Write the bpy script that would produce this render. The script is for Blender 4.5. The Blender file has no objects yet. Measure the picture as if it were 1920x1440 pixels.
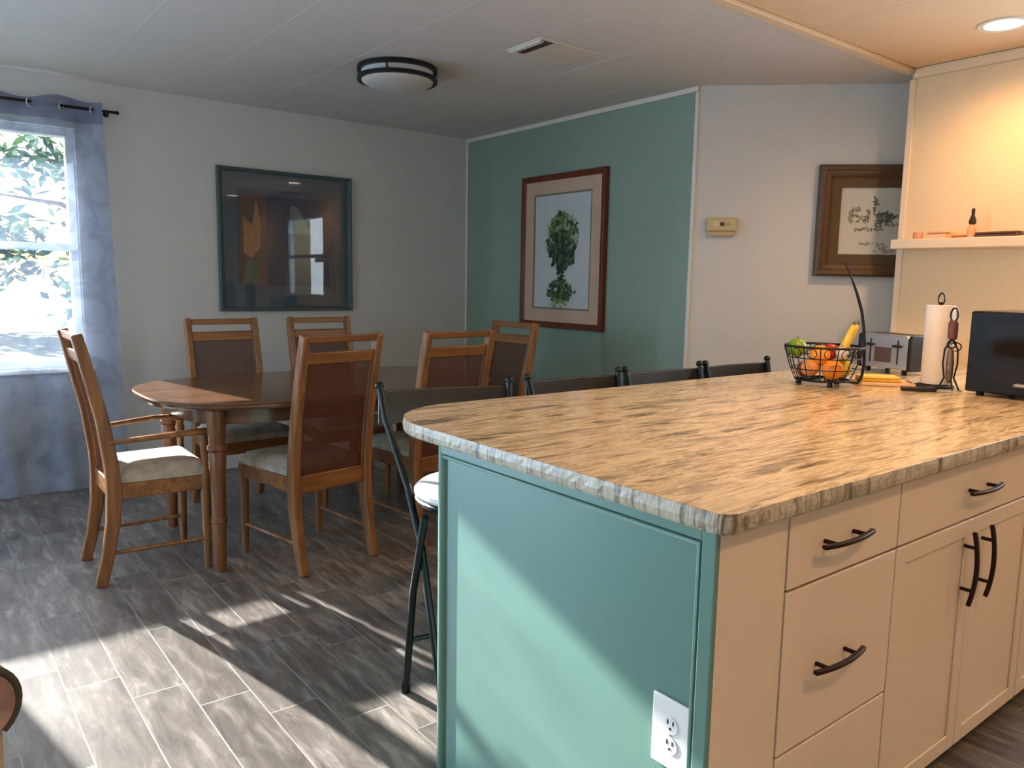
import bpy, bmesh, math, random
from mathutils import Vector, Matrix
random.seed(7)
PI = math.pi
S = bpy.context.scene
COL = S.collection

# ------------------------------------------------------------------ camera, world, sun, lights, exposure
CAM = Vector((0, 0, 1.29))
yaw, pit, rol = math.radians(38.175), math.radians(7.444), math.radians(1.034)
fw = Vector((math.sin(yaw)*math.cos(pit), math.cos(yaw)*math.cos(pit), -math.sin(pit)))
r0 = Vector((math.cos(yaw), -math.sin(yaw), 0)); u0 = r0.cross(fw)
r1 = math.cos(rol)*r0 + math.sin(rol)*u0; u1 = -math.sin(rol)*r0 + math.cos(rol)*u0
cd = bpy.data.cameras.new('camera'); cam = bpy.data.objects.new('camera', cd); COL.objects.link(cam)
M = Matrix.Identity(4)
for i, v in enumerate((r1, u1, -fw)):
    for k in range(3): M[k][i] = v[k]
M.translation = CAM
cam.matrix_world = M
cd.sensor_width = 36; cd.lens = 36*1456.7/1920; cd.clip_start = .05; cd.clip_end = 300
S.camera = cam
S.view_settings.view_transform = 'Standard'; S.view_settings.look = 'None'
S.view_settings.exposure = 0.66; S.view_settings.gamma = 1; S.view_settings.use_curve_mapping = False

SUN_TRAVEL = Vector((.19, -1, -.335)).normalized()
W = bpy.data.worlds.new('world'); S.world = W; W.use_nodes = True
wt = W.node_tree; bg = wt.nodes['Background']
sky = wt.nodes.new('ShaderNodeTexSky'); sky.sky_type = 'NISHITA'; sky.sun_disc = False
sky.sun_elevation = math.radians(24); sky.sun_rotation = math.atan2(-SUN_TRAVEL.x, -SUN_TRAVEL.y)
sky.air_density = 1.6; sky.dust_density = 1.0; sky.ozone_density = 2.0
wt.links.new(sky.outputs[0], bg.inputs[0]); bg.inputs[1].default_value = 0.30

def light(name, kind, loc, energy, color, direction=None, size=.1, size_y=None, spot=None):
    l = bpy.data.lights.new(name, kind); l.energy = energy; l.color = color
    o = bpy.data.objects.new(name, l); COL.objects.link(o); o.location = loc
    if kind == 'SUN': l.angle = math.radians(size)
    if kind == 'AREA':
        l.shape = 'RECTANGLE' if size_y else 'DISK'; l.size = size
        if size_y: l.size_y = size_y
    if kind == 'SPOT': l.spot_size = math.radians(spot); l.spot_blend = 1.0; l.shadow_soft_size = size
    if direction is not None: o.rotation_euler = Vector(direction).to_track_quat('-Z', 'Y').to_euler()
    return o
light('sun', 'SUN', (0, 12, 6), 36.0, (1, .96, .90), SUN_TRAVEL, size=.7)
# area lamps added as blue fill outside unseen openings, standing in for sky light
FILLC = (.47, .71, 1.0)
light('patio_fill', 'AREA', (-2.4, 5.60, 1.1), 250, FILLC, (0, -1, 0), size=2.0, size_y=2.0)
light('side_fill', 'AREA', (-4.85, 1.2, 1.35), 75, FILLC, (1, 0, 0), size=1.5, size_y=2.8)
light('kitchen_window_daylight', 'AREA', (4.50, .70, 1.58), 34, (.72, .86, 1.0), (-1, 0, 0), size=1.05, size_y=1.2)
WARM = (1.0, .57, .27)
DOWNLIGHTS = [(3.75, 1.45), (2.15, .92), (1.35, -.35), (3.70, -.55), (2.45, -1.7)]

# ------------------------------------------------------------------ materials
MATS = {}
def rgb(c):  # sRGB 0-255 -> linear
    return tuple(((v/255)/12.92 if v/255 <= .04045 else ((v/255+.055)/1.055)**2.4) for v in c) + (1,)
def newmat(name):
    m = bpy.data.materials.new(name); m.use_nodes = True; nt = m.node_tree
    return m, nt, nt.nodes['Principled BSDF']
def plain(name, c, rough=.5, metal=0, var=.06, scale=6, bump=0, bscale=60, spec=.5, stretch=(1, 1, 1), coat=0):
    if name in MATS: return MATS[name]
    m, nt, p = newmat(name)
    col = rgb(c)
    tc = nt.nodes.new('ShaderNodeTexCoord'); mp = nt.nodes.new('ShaderNodeMapping'); mp.inputs['Scale'].default_value = stretch
    nt.links.new(tc.outputs['Object'], mp.inputs[0])
    n = nt.nodes.new('ShaderNodeTexNoise'); n.inputs['Scale'].default_value = scale; n.inputs['Detail'].default_value = 5
    nt.links.new(mp.outputs[0], n.inputs[0])
    r = nt.nodes.new('ShaderNodeValToRGB')
    r.color_ramp.elements[0].position = .3; r.color_ramp.elements[1].position = .7
    r.color_ramp.elements[0].color = tuple(max(0, v*(1-var)) for v in col[:3]) + (1,)
    r.color_ramp.elements[1].color = tuple(min(1, v*(1+var)) for v in col[:3]) + (1,)
    nt.links.new(n.outputs[0], r.inputs[0]); nt.links.new(r.outputs[0], p.inputs['Base Color'])
    p.inputs['Roughness'].default_value = rough; p.inputs['Metallic'].default_value = metal
    p.inputs['Specular IOR Level'].default_value = spec; p.inputs['Coat Weight'].default_value = coat
    if bump:
        n2 = nt.nodes.new('ShaderNodeTexNoise'); n2.inputs['Scale'].default_value = bscale
        nt.links.new(mp.outputs[0], n2.inputs[0])
        b = nt.nodes.new('ShaderNodeBump'); b.inputs['Strength'].default_value = bump; b.inputs['Distance'].default_value = .004
        nt.links.new(n2.outputs[0], b.inputs['Height']); nt.links.new(b.outputs[0], p.inputs['Normal'])
    MATS[name] = m; return m
def wood(name, c1, c2, rough=.35, scale=3, axis='z'):
    if name in MATS: return MATS[name]
    m, nt, p = newmat(name)
    tc = nt.nodes.new('ShaderNodeTexCoord'); mp = nt.nodes.new('ShaderNodeMapping')
    s = {'z': (14, 14, 1.2), 'x': (1.2, 14, 14), 'y': (14, 1.2, 14)}[axis]
    mp.inputs['Scale'].default_value = s; nt.links.new(tc.outputs['Object'], mp.inputs[0])
    n = nt.nodes.new('ShaderNodeTexNoise'); n.inputs['Scale'].default_value = scale; n.inputs['Detail'].default_value = 6; n.inputs['Distortion'].default_value = .6
    nt.links.new(mp.outputs[0], n.inputs[0])
    r = nt.nodes.new('ShaderNodeValToRGB'); r.color_ramp.elements[0].position = .3; r.color_ramp.elements[1].position = .72
    r.color_ramp.elements[0].color = rgb(c1); r.color_ramp.elements[1].color = rgb(c2)
    nt.links.new(n.outputs[0], r.inputs[0]); nt.links.new(r.outputs[0], p.inputs['Base Color'])
    p.inputs['Roughness'].default_value = rough
    MATS[name] = m; return m
def sheet(name, c, trans=.4, transl=.5, pattern=0.0):
    """thin see-through cloth or mesh: transparent + translucent + diffuse"""
    m = bpy.data.materials.new(name); m.use_nodes = True; nt = m.node_tree; nt.nodes.clear()
    out = nt.nodes.new('ShaderNodeOutputMaterial'); d = nt.nodes.new('ShaderNodeBsdfDiffuse'); t = nt.nodes.new('ShaderNodeBsdfTranslucent')
    tr = nt.nodes.new('ShaderNodeBsdfTransparent'); a = nt.nodes.new('ShaderNodeMixShader'); b = nt.nodes.new('ShaderNodeMixShader')
    tc = nt.nodes.new('ShaderNodeTexCoord'); n = nt.nodes.new('ShaderNodeTexNoise'); n.inputs['Scale'].default_value = 7; n.inputs['Detail'].default_value = 4; n.inputs['Distortion'].default_value = 1.5
    nt.links.new(tc.outputs['Object'], n.inputs[0])
    r = nt.nodes.new('ShaderNodeValToRGB'); col = rgb(c); r.color_ramp.elements[0].position = .38; r.color_ramp.elements[1].position = .62
    r.color_ramp.elements[0].color = tuple(v*(1-pattern) for v in col[:3])+(1,); r.color_ramp.elements[1].color = col
    nt.links.new(n.outputs[0], r.inputs[0])
    for q in (d, t): nt.links.new(r.outputs[0], q.inputs[0])
    a.inputs[0].default_value = transl; nt.links.new(d.outputs[0], a.inputs[1]); nt.links.new(t.outputs[0], a.inputs[2])
    mr = nt.nodes.new('ShaderNodeMapRange'); mr.inputs[1].default_value = .35; mr.inputs[2].default_value = .65
    mr.inputs[3].default_value = max(0, trans-.12*bool(pattern)); mr.inputs[4].default_value = trans+.06*bool(pattern)
    nt.links.new(n.outputs[0], mr.inputs[0]); nt.links.new(mr.outputs[0], b.inputs[0])
    nt.links.new(a.outputs[0], b.inputs[1]); nt.links.new(tr.outputs[0], b.inputs[2]); nt.links.new(b.outputs[0], out.inputs[0])
    MATS[name] = m; return m
def glass(name, tint=(1, 1, 1, 1), refl=.08):
    m = bpy.data.materials.new(name); m.use_nodes = True; nt = m.node_tree; nt.nodes.clear()
    out = nt.nodes.new('ShaderNodeOutputMaterial'); tr = nt.nodes.new('ShaderNodeBsdfTransparent'); tr.inputs[0].default_value = tint
    g = nt.nodes.new('ShaderNodeBsdfGlossy'); g.inputs['Roughness'].default_value = .02
    f = nt.nodes.new('ShaderNodeLayerWeight'); f.inputs[0].default_value = .12; mx = nt.nodes.new('ShaderNodeMixShader')
    mul = nt.nodes.new('ShaderNodeMath'); mul.operation = 'MULTIPLY_ADD'; mul.inputs[1].default_value = .5; mul.inputs[2].default_value = refl
    nt.links.new(f.outputs['Facing'], mul.inputs[0]); nt.links.new(mul.outputs[0], mx.inputs[0])
    nt.links.new(tr.outputs[0], mx.inputs[1]); nt.links.new(g.outputs[0], mx.inputs[2]); nt.links.new(mx.outputs[0], out.inputs[0])
    MATS[name] = m; return m
def emit(name, c, s):
    m, nt, p = newmat(name); p.inputs['Base Color'].default_value = (.8, .8, .8, 1)
    p.inputs['Emission Color'].default_value = c+(1,); p.inputs['Emission Strength'].default_value = s; MATS[name] = m; return m

def math_node(nt, op, a, b=None, c=None):
    n = nt.nodes.new('ShaderNodeMath'); n.operation = op
    for i, v in enumerate((a, b, c)):
        if v is None: continue
        if isinstance(v, (int, float)): n.inputs[i].default_value = v
        else: nt.links.new(v, n.inputs[i])
    return n.outputs[0]
def floor_mat():
    m, nt, p = newmat('wood_look_tile'); L = nt.links
    tc = nt.nodes.new('ShaderNodeTexCoord'); sp = nt.nodes.new('ShaderNodeSeparateXYZ'); L.new(tc.outputs['Object'], sp.inputs[0])
    x, y = sp.outputs[0], sp.outputs[1]
    u = math_node(nt, 'DIVIDE', math_node(nt, 'SUBTRACT', x, .019), .154)
    row = math_node(nt, 'FLOOR', u)
    v = math_node(nt, 'DIVIDE', math_node(nt, 'SUBTRACT', math_node(nt, 'MULTIPLY_ADD', row, .165, y), 2.97), .63)
    cell = math_node(nt, 'FLOOR', v)
    fu = math_node(nt, 'FRACT', u); fv = math_node(nt, 'FRACT', v)
    eu = math_node(nt, 'MINIMUM', fu, math_node(nt, 'SUBTRACT', 1.0, fu)); ev = math_node(nt, 'MINIMUM', fv, math_node(nt, 'SUBTRACT', 1.0, fv))
    gu = math_node(nt, 'LESS_THAN', eu, .013); gv = math_node(nt, 'LESS_THAN', ev, .0035)
    grout = math_node(nt, 'MAXIMUM', gu, gv)
    cb = nt.nodes.new('ShaderNodeCombineXYZ'); L.new(row, cb.inputs[0]); L.new(cell, cb.inputs[1])
    wn = nt.nodes.new('ShaderNodeTexWhiteNoise'); wn.noise_dimensions = '3D'; L.new(cb.outputs[0], wn.inputs[0])
    mp = nt.nodes.new('ShaderNodeMapping'); mp.inputs['Scale'].default_value = (16, 3, 1); L.new(tc.outputs['Object'], mp.inputs[0])
    off = nt.nodes.new('ShaderNodeVectorMath'); off.operation = 'SCALE'; off.inputs['Scale'].default_value = 9; L.new(wn.outputs['Color'], off.inputs[0])
    ad = nt.nodes.new('ShaderNodeVectorMath'); ad.operation = 'ADD'; L.new(mp.outputs[0], ad.inputs[0]); L.new(off.outputs[0], ad.inputs[1])
    n = nt.nodes.new('ShaderNodeTexNoise'); n.inputs['Scale'].default_value = 1.5; n.inputs['Detail'].default_value = 8; n.inputs['Roughness'].default_value = .65; n.inputs['Distortion'].default_value = .5
    L.new(ad.outputs[0], n.inputs[0])
    r = nt.nodes.new('ShaderNodeValToRGB'); e = r.color_ramp.elements
    e[0].position = .28; e[0].color = rgb((74, 70, 68)); e[1].position = .75; e[1].color = rgb((168, 161, 154))
    k = e.new(.52); k.color = rgb((116, 109, 103))
    L.new(n.outputs[0], r.inputs[0])
    hs = nt.nodes.new('ShaderNodeHueSaturation'); L.new(r.outputs[0], hs.inputs['Color'])
    L.new(math_node(nt, 'MULTIPLY_ADD', wn.outputs['Value'], .5, .75), hs.inputs['Value'])
    mx = nt.nodes.new('ShaderNodeMix'); mx.data_type = 'RGBA'; L.new(grout, mx.inputs[0]); L.new(hs.outputs[0], mx.inputs[6]); mx.inputs[7].default_value = rgb((146, 141, 134))
    L.new(mx.outputs[2], p.inputs['Base Color'])
    L.new(math_node(nt, 'MULTIPLY_ADD', grout, .3, .36), p.inputs['Roughness'])
    b = nt.nodes.new('ShaderNodeBump'); b.inputs['Strength'].default_value = .5; b.inputs['Distance'].default_value = .002
    L.new(math_node(nt, 'SUBTRACT', math_node(nt, 'MULTIPLY', n.outputs[0], .4), grout), b.inputs['Height']); L.new(b.outputs[0], p.inputs['Normal'])
    MATS['floor'] = m; return m
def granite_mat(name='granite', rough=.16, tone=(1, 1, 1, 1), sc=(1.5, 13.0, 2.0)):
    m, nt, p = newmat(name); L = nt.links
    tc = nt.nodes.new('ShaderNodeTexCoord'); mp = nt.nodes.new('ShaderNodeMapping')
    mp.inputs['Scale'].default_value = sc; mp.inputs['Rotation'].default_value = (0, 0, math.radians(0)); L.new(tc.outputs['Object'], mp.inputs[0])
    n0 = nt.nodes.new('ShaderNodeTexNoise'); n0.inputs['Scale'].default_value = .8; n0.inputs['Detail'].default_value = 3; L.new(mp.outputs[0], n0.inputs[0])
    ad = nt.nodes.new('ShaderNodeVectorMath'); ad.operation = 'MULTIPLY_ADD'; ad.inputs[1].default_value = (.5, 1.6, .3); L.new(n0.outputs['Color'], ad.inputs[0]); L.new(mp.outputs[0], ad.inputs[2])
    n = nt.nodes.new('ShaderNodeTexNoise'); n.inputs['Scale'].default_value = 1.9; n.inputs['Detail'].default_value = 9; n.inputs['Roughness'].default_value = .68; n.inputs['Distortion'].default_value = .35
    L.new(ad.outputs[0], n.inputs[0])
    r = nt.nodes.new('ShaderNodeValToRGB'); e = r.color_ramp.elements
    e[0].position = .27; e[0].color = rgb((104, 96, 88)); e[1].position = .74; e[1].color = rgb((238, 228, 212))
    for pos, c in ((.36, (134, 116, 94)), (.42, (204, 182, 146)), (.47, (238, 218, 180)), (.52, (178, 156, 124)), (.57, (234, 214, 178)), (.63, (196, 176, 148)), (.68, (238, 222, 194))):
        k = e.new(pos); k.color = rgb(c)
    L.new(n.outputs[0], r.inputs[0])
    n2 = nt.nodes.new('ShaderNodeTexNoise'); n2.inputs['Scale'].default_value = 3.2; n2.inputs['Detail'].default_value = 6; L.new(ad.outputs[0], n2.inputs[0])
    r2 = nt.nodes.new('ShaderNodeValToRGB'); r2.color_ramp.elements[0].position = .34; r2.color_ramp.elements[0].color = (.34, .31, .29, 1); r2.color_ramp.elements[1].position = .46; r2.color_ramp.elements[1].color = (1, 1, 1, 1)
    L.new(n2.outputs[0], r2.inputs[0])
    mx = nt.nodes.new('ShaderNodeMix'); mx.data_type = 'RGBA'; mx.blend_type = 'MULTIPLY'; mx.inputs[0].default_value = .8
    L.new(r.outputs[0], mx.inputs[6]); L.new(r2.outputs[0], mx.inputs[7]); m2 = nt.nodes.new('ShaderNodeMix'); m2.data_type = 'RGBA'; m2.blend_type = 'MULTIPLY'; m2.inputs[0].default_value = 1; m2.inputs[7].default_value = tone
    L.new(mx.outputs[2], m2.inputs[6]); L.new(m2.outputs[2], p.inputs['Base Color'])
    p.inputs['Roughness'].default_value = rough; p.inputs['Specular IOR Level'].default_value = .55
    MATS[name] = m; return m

wall_white = plain('wall_white', (208, 209, 206), .65, var=.015, bump=.05, bscale=120)
wall_kitchen = plain('wall_kitchen', (226, 200, 158), .6, var=.015, bump=.04, bscale=120)
wall_teal = plain('wall_teal', (138, 160, 144), .55, var=.03, scale=2)
ceil_m = plain('ceiling_white', (208, 205, 202), .8, var=.015, bump=.08, bscale=150)
ceil_k = plain('ceiling_kitchen_cream', (228, 200, 166), .8, var=.015, bump=.08, bscale=150)
trim_k = plain('trim_cream', (228, 204, 170), .45, var=.02)
trim_m = plain('trim_white', (226, 220, 208), .45, var=.02)
teal_m = plain('teal_cabinet', (96, 132, 122), .38, var=.03, scale=3, stretch=(1, 1, .3))
cab_m = plain('cabinet_cream', (220, 200, 176), .42, var=.015)
gap_m = plain('cabinet_gap', (120, 96, 70), .8)
bronze = plain('bronze', (46, 28, 24), .35, metal=.7)
black_m = plain('black_metal', (24, 22, 22), .4, metal=.4)
darkgreen_m = plain('stool_metal', (24, 34, 34), .35, metal=.5)
white_vinyl = plain('white_vinyl', (222, 222, 224), .35)
chrome = plain('chrome', (205, 205, 208), .26, metal=.75, var=.02)
plastic_w = plain('plastic_white', (228, 228, 226), .35, var=.01)
plastic_b = plain('plastic_beige', (196, 184, 138), .5, var=.02)
slot_m = plain('dark_slot', (22, 22, 22), .7)
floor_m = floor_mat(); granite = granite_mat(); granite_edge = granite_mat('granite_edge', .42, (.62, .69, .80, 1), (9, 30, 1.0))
oak = wood('oak', (110, 72, 44), (160, 110, 64), .32, 2.2)
oak_x = wood('oak_rail', (110, 72, 42), (164, 110, 60), .32, 2.2, 'x')
table_w = wood('table_wood', (88, 62, 46), (128, 92, 66), .20, 2, 'x')
table_leg_w = wood('table_leg_wood', (100, 66, 44), (142, 94, 62), .3, 2, 'z')
cane = sheet('cane', (96, 60, 46), .17, .2)
def fabric_mat():
    m = plain('seat_fabric', (176, 170, 156), .9, var=.30, scale=14, bump=.3, bscale=300); return m
fabric = fabric_mat()
curtain_m = sheet('curtain', (156, 174, 208), .50, .09, .38)
curtain_top_m = sheet('curtain_top', (132, 142, 172), .18, .2, .25)
win_glass = glass('window_glass', (1, 1, 1, 1), .05)
art_glass = glass('picture_glass', (.95, .97, 1, 1), .035)
art_glass_soft = glass('picture_glass_matte', (.97, .98, .97, 1), .012)
vinyl_frame = plain('window_frame_white', (225, 228, 232), .4, var=.01)

# ------------------------------------------------------------------ mesh helpers
class MB:
    def __init__(s): s.bm = bmesh.new(); s.mi = 0
    def _tag(s, faces):
        for f in faces: f.material_index = s.mi
    def box(s, a, b, rot=None, pivot=None):
        a = Vector(a); b = Vector(b); c = (a+b)/2; d = b-a
        g = bmesh.ops.create_cube(s.bm, size=1)
        for v in g['verts']:
            v.co = Vector((v.co.x*d.x, v.co.y*d.y, v.co.z*d.z)) + c
            if rot is not None:
                pv = Vector(pivot) if pivot is not None else c
                v.co = rot @ (v.co-pv) + pv
        s._tag({f for v in g['verts'] for f in v.link_faces}); return s
    def prism(s, pts, z0, z1, axis='z'):
        def P(x, y, z): return {'z': (x, y, z), 'y': (x, z, y), 'x': (z, x, y)}[axis]
        lo = [s.bm.verts.new(P(x, y, z0)) for x, y in pts]; hi = [s.bm.verts.new(P(x, y, z1)) for x, y in pts]
        n = len(pts); fs = [s.bm.faces.new(lo[::-1]), s.bm.faces.new(hi)]
        for i in range(n): fs.append(s.bm.faces.new((lo[i], lo[(i+1) % n], hi[(i+1) % n], hi[i])))
        s._tag(fs); return s
    def tube(s, pts, r, seg=8, sq=None, closed=False):
        """swept round (or rectangular: sq=(w,h)) bar along a polyline; r may be a list"""
        pts = [Vector(p) for p in pts]; n = len(pts); rings = []
        up0 = None
        for i, p in enumerate(pts):
            if closed: t = (pts[(i+1) % n]-pts[i-1]).normalized()
            else: t = (pts[min(i+1, n-1)]-pts[max(i-1, 0)]).normalized()
            if up0 is None:
                a = Vector((1, 0, 0)) if abs(t.x) < .8 else Vector((0, 1, 0))
                up0 = (a - t*a.dot(t)).normalized()
            else:
                up0 = (up0 - t*up0.dot(t)).normalized()
            w = t.cross(up0)
            rr = r[i] if isinstance(r, (list, tuple)) else r
            if sq:
                k = rr if isinstance(r, (list, tuple)) else 1
                cs = [(sq[0]/2, sq[1]/2), (-sq[0]/2, sq[1]/2), (-sq[0]/2, -sq[1]/2), (sq[0]/2, -sq[1]/2)]
                ring = [s.bm.verts.new(p+up0*cx*k+w*cy*k) for cx, cy in cs]
            else:
                ring = [s.bm.verts.new(p+up0*math.cos(2*PI*j/seg)*rr+w*math.sin(2*PI*j/seg)*rr) for j in range(seg)]
            rings.append(ring)
        m = len(rings[0]); fs = []
        for i in range(n if closed else n-1):
            A, B = rings[i], rings[(i+1) % n]
            for j in range(m): fs.append(s.bm.faces.new((A[j], A[(j+1) % m], B[(j+1) % m], B[j])))
        if not closed: fs += [s.bm.faces.new(rings[0][::-1]), s.bm.faces.new(rings[-1])]
        s._tag(fs); return s
    def lathe(s, prof, c=(0, 0, 0), seg=24, axis='z', cap=True):
        c = Vector(c); rings = []
        for r, h in prof:
            ring = []
            for j in range(seg):
                a = 2*PI*j/seg; x, y = r*math.cos(a), r*math.sin(a)
                ring.append(s.bm.verts.new(c+Vector({'z': (x, y, h), 'y': (x, h, y), 'x': (h, x, y)}[axis])))
            rings.append(ring)
        fs = []
        for A, B in zip(rings, rings[1:]):
            for j in range(seg): fs.append(s.bm.faces.new((A[j], A[(j+1) % seg], B[(j+1) % seg], B[j])))
        if cap: fs += [s.bm.faces.new(rings[0][::-1]), s.bm.faces.new(rings[-1])]
        s._tag(fs); return s
    def ball(s, c, r, sc=(1, 1, 1), u=16, v=12, rot=None):
        g = bmesh.ops.create_uvsphere(s.bm, u_segments=u, v_segments=v, radius=r)
        for q in g['verts']:
            co = Vector((q.co.x*sc[0], q.co.y*sc[1], q.co.z*sc[2]))
            if rot is not None: co = rot @ co
            q.co = co + Vector(c)
        s._tag({f for q in g['verts'] for f in q.link_faces}); return s
    def quad(s, pts):
        s._tag([s.bm.faces.new([s.bm.verts.new(p) for p in pts])]); return s
    def obj(s, name, mats, parent=None, smooth=True, bevel=0, seg=2, sub=0, loc=None, rotz=None):
        bmesh.ops.recalc_face_normals(s.bm, faces=s.bm.faces[:])
        me = bpy.data.meshes.new(name); s.bm.to_mesh(me); s.bm.free()
        for m in (mats if isinstance(mats, (list, tuple)) else [mats]): me.materials.append(m)
        o = bpy.data.objects.new(name, me); COL.objects.link(o)
        if parent is not None: o.parent = parent
        if loc is not None: o.location = loc
        if rotz is not None: o.rotation_euler.z = rotz
        if bevel:
            b = o.modifiers.new('bevel', 'BEVEL'); b.width = bevel; b.segments = seg; b.limit_method = 'ANGLE'; b.angle_limit = math.radians(40)
        if sub:
            b = o.modifiers.new('sub', 'SUBSURF'); b.levels = sub; b.render_levels = sub
        if smooth:
            for f in me.polygons: f.use_smooth = True
            try: me.set_sharp_from_angle(angle=math.radians(38))
            except Exception: pass
        return o
def tag(o, label, cat, group=None):
    o['label'] = label; o['category'] = cat
    if group: o['group'] = group
    return o
def struct(o): o['kind'] = 'structure'; return o
def empty(name, loc, label, cat, rz=0, group=None):
    o = bpy.data.objects.new(name, None); COL.objects.link(o); o.location = loc; o.rotation_euler.z = rz; o.empty_display_size = .05
    return tag(o, label, cat, group)
def dup(root, loc, rz, label):
    def rec(o, par):
        c = o.copy(); COL.objects.link(c)
        c.parent = par
        for ch in list(o.children): rec(ch, c)
        return c
    r = rec(root, None); r.location = loc; r.rotation_euler.z = rz; r['label'] = label
    return r
def arc(c, r, a0, a1, n):
    return [(c[0]+r*math.cos(a0+(a1-a0)*i/n), c[1]+r*math.sin(a0+(a1-a0)*i/n)) for i in range(n+1)]

# ------------------------------------------------------------------ room shell
H = 2.41; YW = 5.25; XT = 3.636; XK = 4.17
def wall_with_holes(mb, axis, p0, p1, a0, a1, holes, z0=0, z1=H):
    """wall slab between p0..p1 on its normal axis, spanning a0..a1, holes = [(h0,h1,zb,zt)]"""
    def B(a, b, zb, zt):
        if b-a < 1e-5 or zt-zb < 1e-5: return
        if axis == 'y': mb.box((a, p0, zb), (b, p1, zt))
        else: mb.box((p0, a, zb), (p1, b, zt))
    cur = a0
    for h0, h1, zb, zt in sorted(holes):
        B(cur, h0, z0, z1); B(h0, h1, z0, zb); B(h0, h1, zt, z1); cur = h1
    B(cur, a1, z0, z1)
WX0, WX1, WZ0, WZ1 = -.35, .86, .74, 2.13
struct(MB().box((-4.7, -3.7, -.12), (5.4, 5.45, 0)).obj('floor', floor_m, smooth=False))
mb = MB(); mb.box((-4.7, 2.03, H), (5.4, 5.45, H+.12)); mb.mi = 1; mb.box((-4.7, -3.7, H), (5.4, 2.03, H+.12)); mb.mi = 0
for k in range(-9, 9):        # panel joint battens of the ceiling, part of its surface
    x = .94+.487*k
    if -4.4 < x < 3.6: mb.box((x-.006, 2.07, H-.0008), (x+.006, YW-.01, H+.01))
mb.mi = 1
for k in (-3, -2, -1, 0, 1, 2, 3): mb.box((3.21-1.22*k-.005, -3.5, H-.001), (3.21-1.22*k+.005, 2.0, H+.01))
struct(mb.obj('ceiling', [ceil_m, ceil_k], smooth=False))
mb = MB(); wall_with_holes(mb, 'y', YW, YW+.13, -4.6, XT+.2, [(WX0, WX1, WZ0, WZ1), (-3.4, -1.4, .08, 2.1)]); struct(mb.obj('wall_window', wall_white, smooth=False))
struct(MB().box((XT, 2.955, 0), (XT+.12, YW, H)).obj('wall_teal', wall_teal, smooth=False))
# angled wall from the end of the teal wall
rot45 = Matrix.Rotation(math.radians(-45), 4, 'Z')
mb = MB(); mb.prism([(XT, 2.955), (4.75, 1.841), (4.85, 1.941), (XT+.12, 3.035)], 0, H); struct(mb.obj('wall_angled', wall_white, smooth=False))
mb = MB(); wall_with_holes(mb, 'x', XK, XK+.13, -3.6, 2.02, [(.10, 1.30, 1.05, 2.10)]); mb.box((XK+.13, 1.90, 0), (4.78, 2.02, H)); struct(mb.obj('wall_kitchen', wall_kitchen, smooth=False))
mb = MB(); wall_with_holes(mb, 'x', -4.6, -4.47, -3.6, YW, [(-.2, 2.6, .6, 2.1)]); struct(mb.obj('wall_left', wall_white, smooth=False))
struct(MB().box((-4.6, -3.7, 0), (5.3, -3.55, H)).obj('wall_back', wall_white, smooth=False))
# trims
struct(MB().box((-4.7, YW+.14, 2.16), (3.9, 5.90, 2.26)).obj('trim_7', plain('eave_white', (214, 216, 218), .6), bevel=.01))   # roof eave outside the windows
struct(MB().box((XT-.02, 2.955, H-.032), (XT-.0005, YW-.001, H-.001)).obj('trim_1', trim_m, bevel=.004))
struct(MB().box((XT-.014, YW-.02, 0), (XT-.0005, YW-.0005, H-.033)).obj('trim_2', trim_m, bevel=.003))
struct(MB().box((XT-.012, 2.952, 0), (XT-.0005, 2.975, H-.033)).obj('trim_3', trim_m, bevel=.003))
struct(MB().box((-4.4, 2.005, H-.022), (XK+.02, 2.055, H-.001)).obj('trim_4', trim_k, bevel=.005))      # ceiling batten between kitchen and dining room
struct(MB().box((XK-.022, -3.5, H-.05), (XK-.0005, 2.004, H-.001)).obj('trim_5', trim_k, bevel=.006))
struct(MB().box((XK-.008, 1.995, .93), (XK+.03, 2.030, H-.05)).obj('trim_6', trim_k, bevel=.005))
struct(MB().box((XT-1.0, YW-.012, 0), (XT-.015, YW-.0005, .08)).box((1.07, YW-.012, 0), (XT-1.0, YW-.0005, .08)).obj('baseboard_window', trim_m, bevel=.003))
struct(MB().box((XT-.012, 2.98, 0), (XT-.0005, YW-.02, .08)).obj('baseboard_teal', trim_m, bevel=.003))

def window(n, axis, p, a0, a1, z0, z1, rail=None, mull=()):
    """frame + sash rails + one glass pane, built in the middle of the wall"""
    f = MB(); w = .045
    def B(u0, u1, zb, zt, d=.035):
        if axis == 'y': f.box((u0, p-d, zb), (u1, p+d, zt))
        else: f.box((p-d, u0, zb), (p+d, u1, zt))
    B(a0, a0+w, z0, z1); B(a1-w, a1, z0, z1); B(a0+w, a1-w, z0, z0+w); B(a0+w, a1-w, z1-w, z1)
    if rail: B(a0+w, a1-w, rail-.022, rail+.022, .028)
    for q in mull: B(q-.02, q+.02, z0+w, z1-w, .028)
    o = struct(f.obj('window_%d' % n, vinyl_frame, bevel=.004))
    g = MB()
    if axis == 'y': g.box((a0+w, p-.003, z0+w), (a1-w, p+.003, z1-w))
    else: g.box((p-.003, a0+w, z0+w), (p+.003, a1-w, z1-w))
    g.obj('window_pane', win_glass, o, smooth=False)
    return o
w1 = window(1, 'y', YW+.075, WX0, WX1, WZ0, WZ1, rail=1.45)
MB().box((WX0-.05, YW-.03, WZ0-.028), (WX1+.05, YW+.045, WZ0-.0005)).obj('window_sill', trim_m, w1, bevel=.004)
window(2, 'x', XK+.065, .10, 1.30, 1.05, 2.10, rail=1.58)
window(3, 'x', -4.535, -.2, 2.6, .6, 2.1, mull=(1.2,))
d1 = window(4, 'y', YW+.075, -3.4, -1.4, .08, 2.1, mull=(-2.4,)); d1.name = 'door_1'

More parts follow.
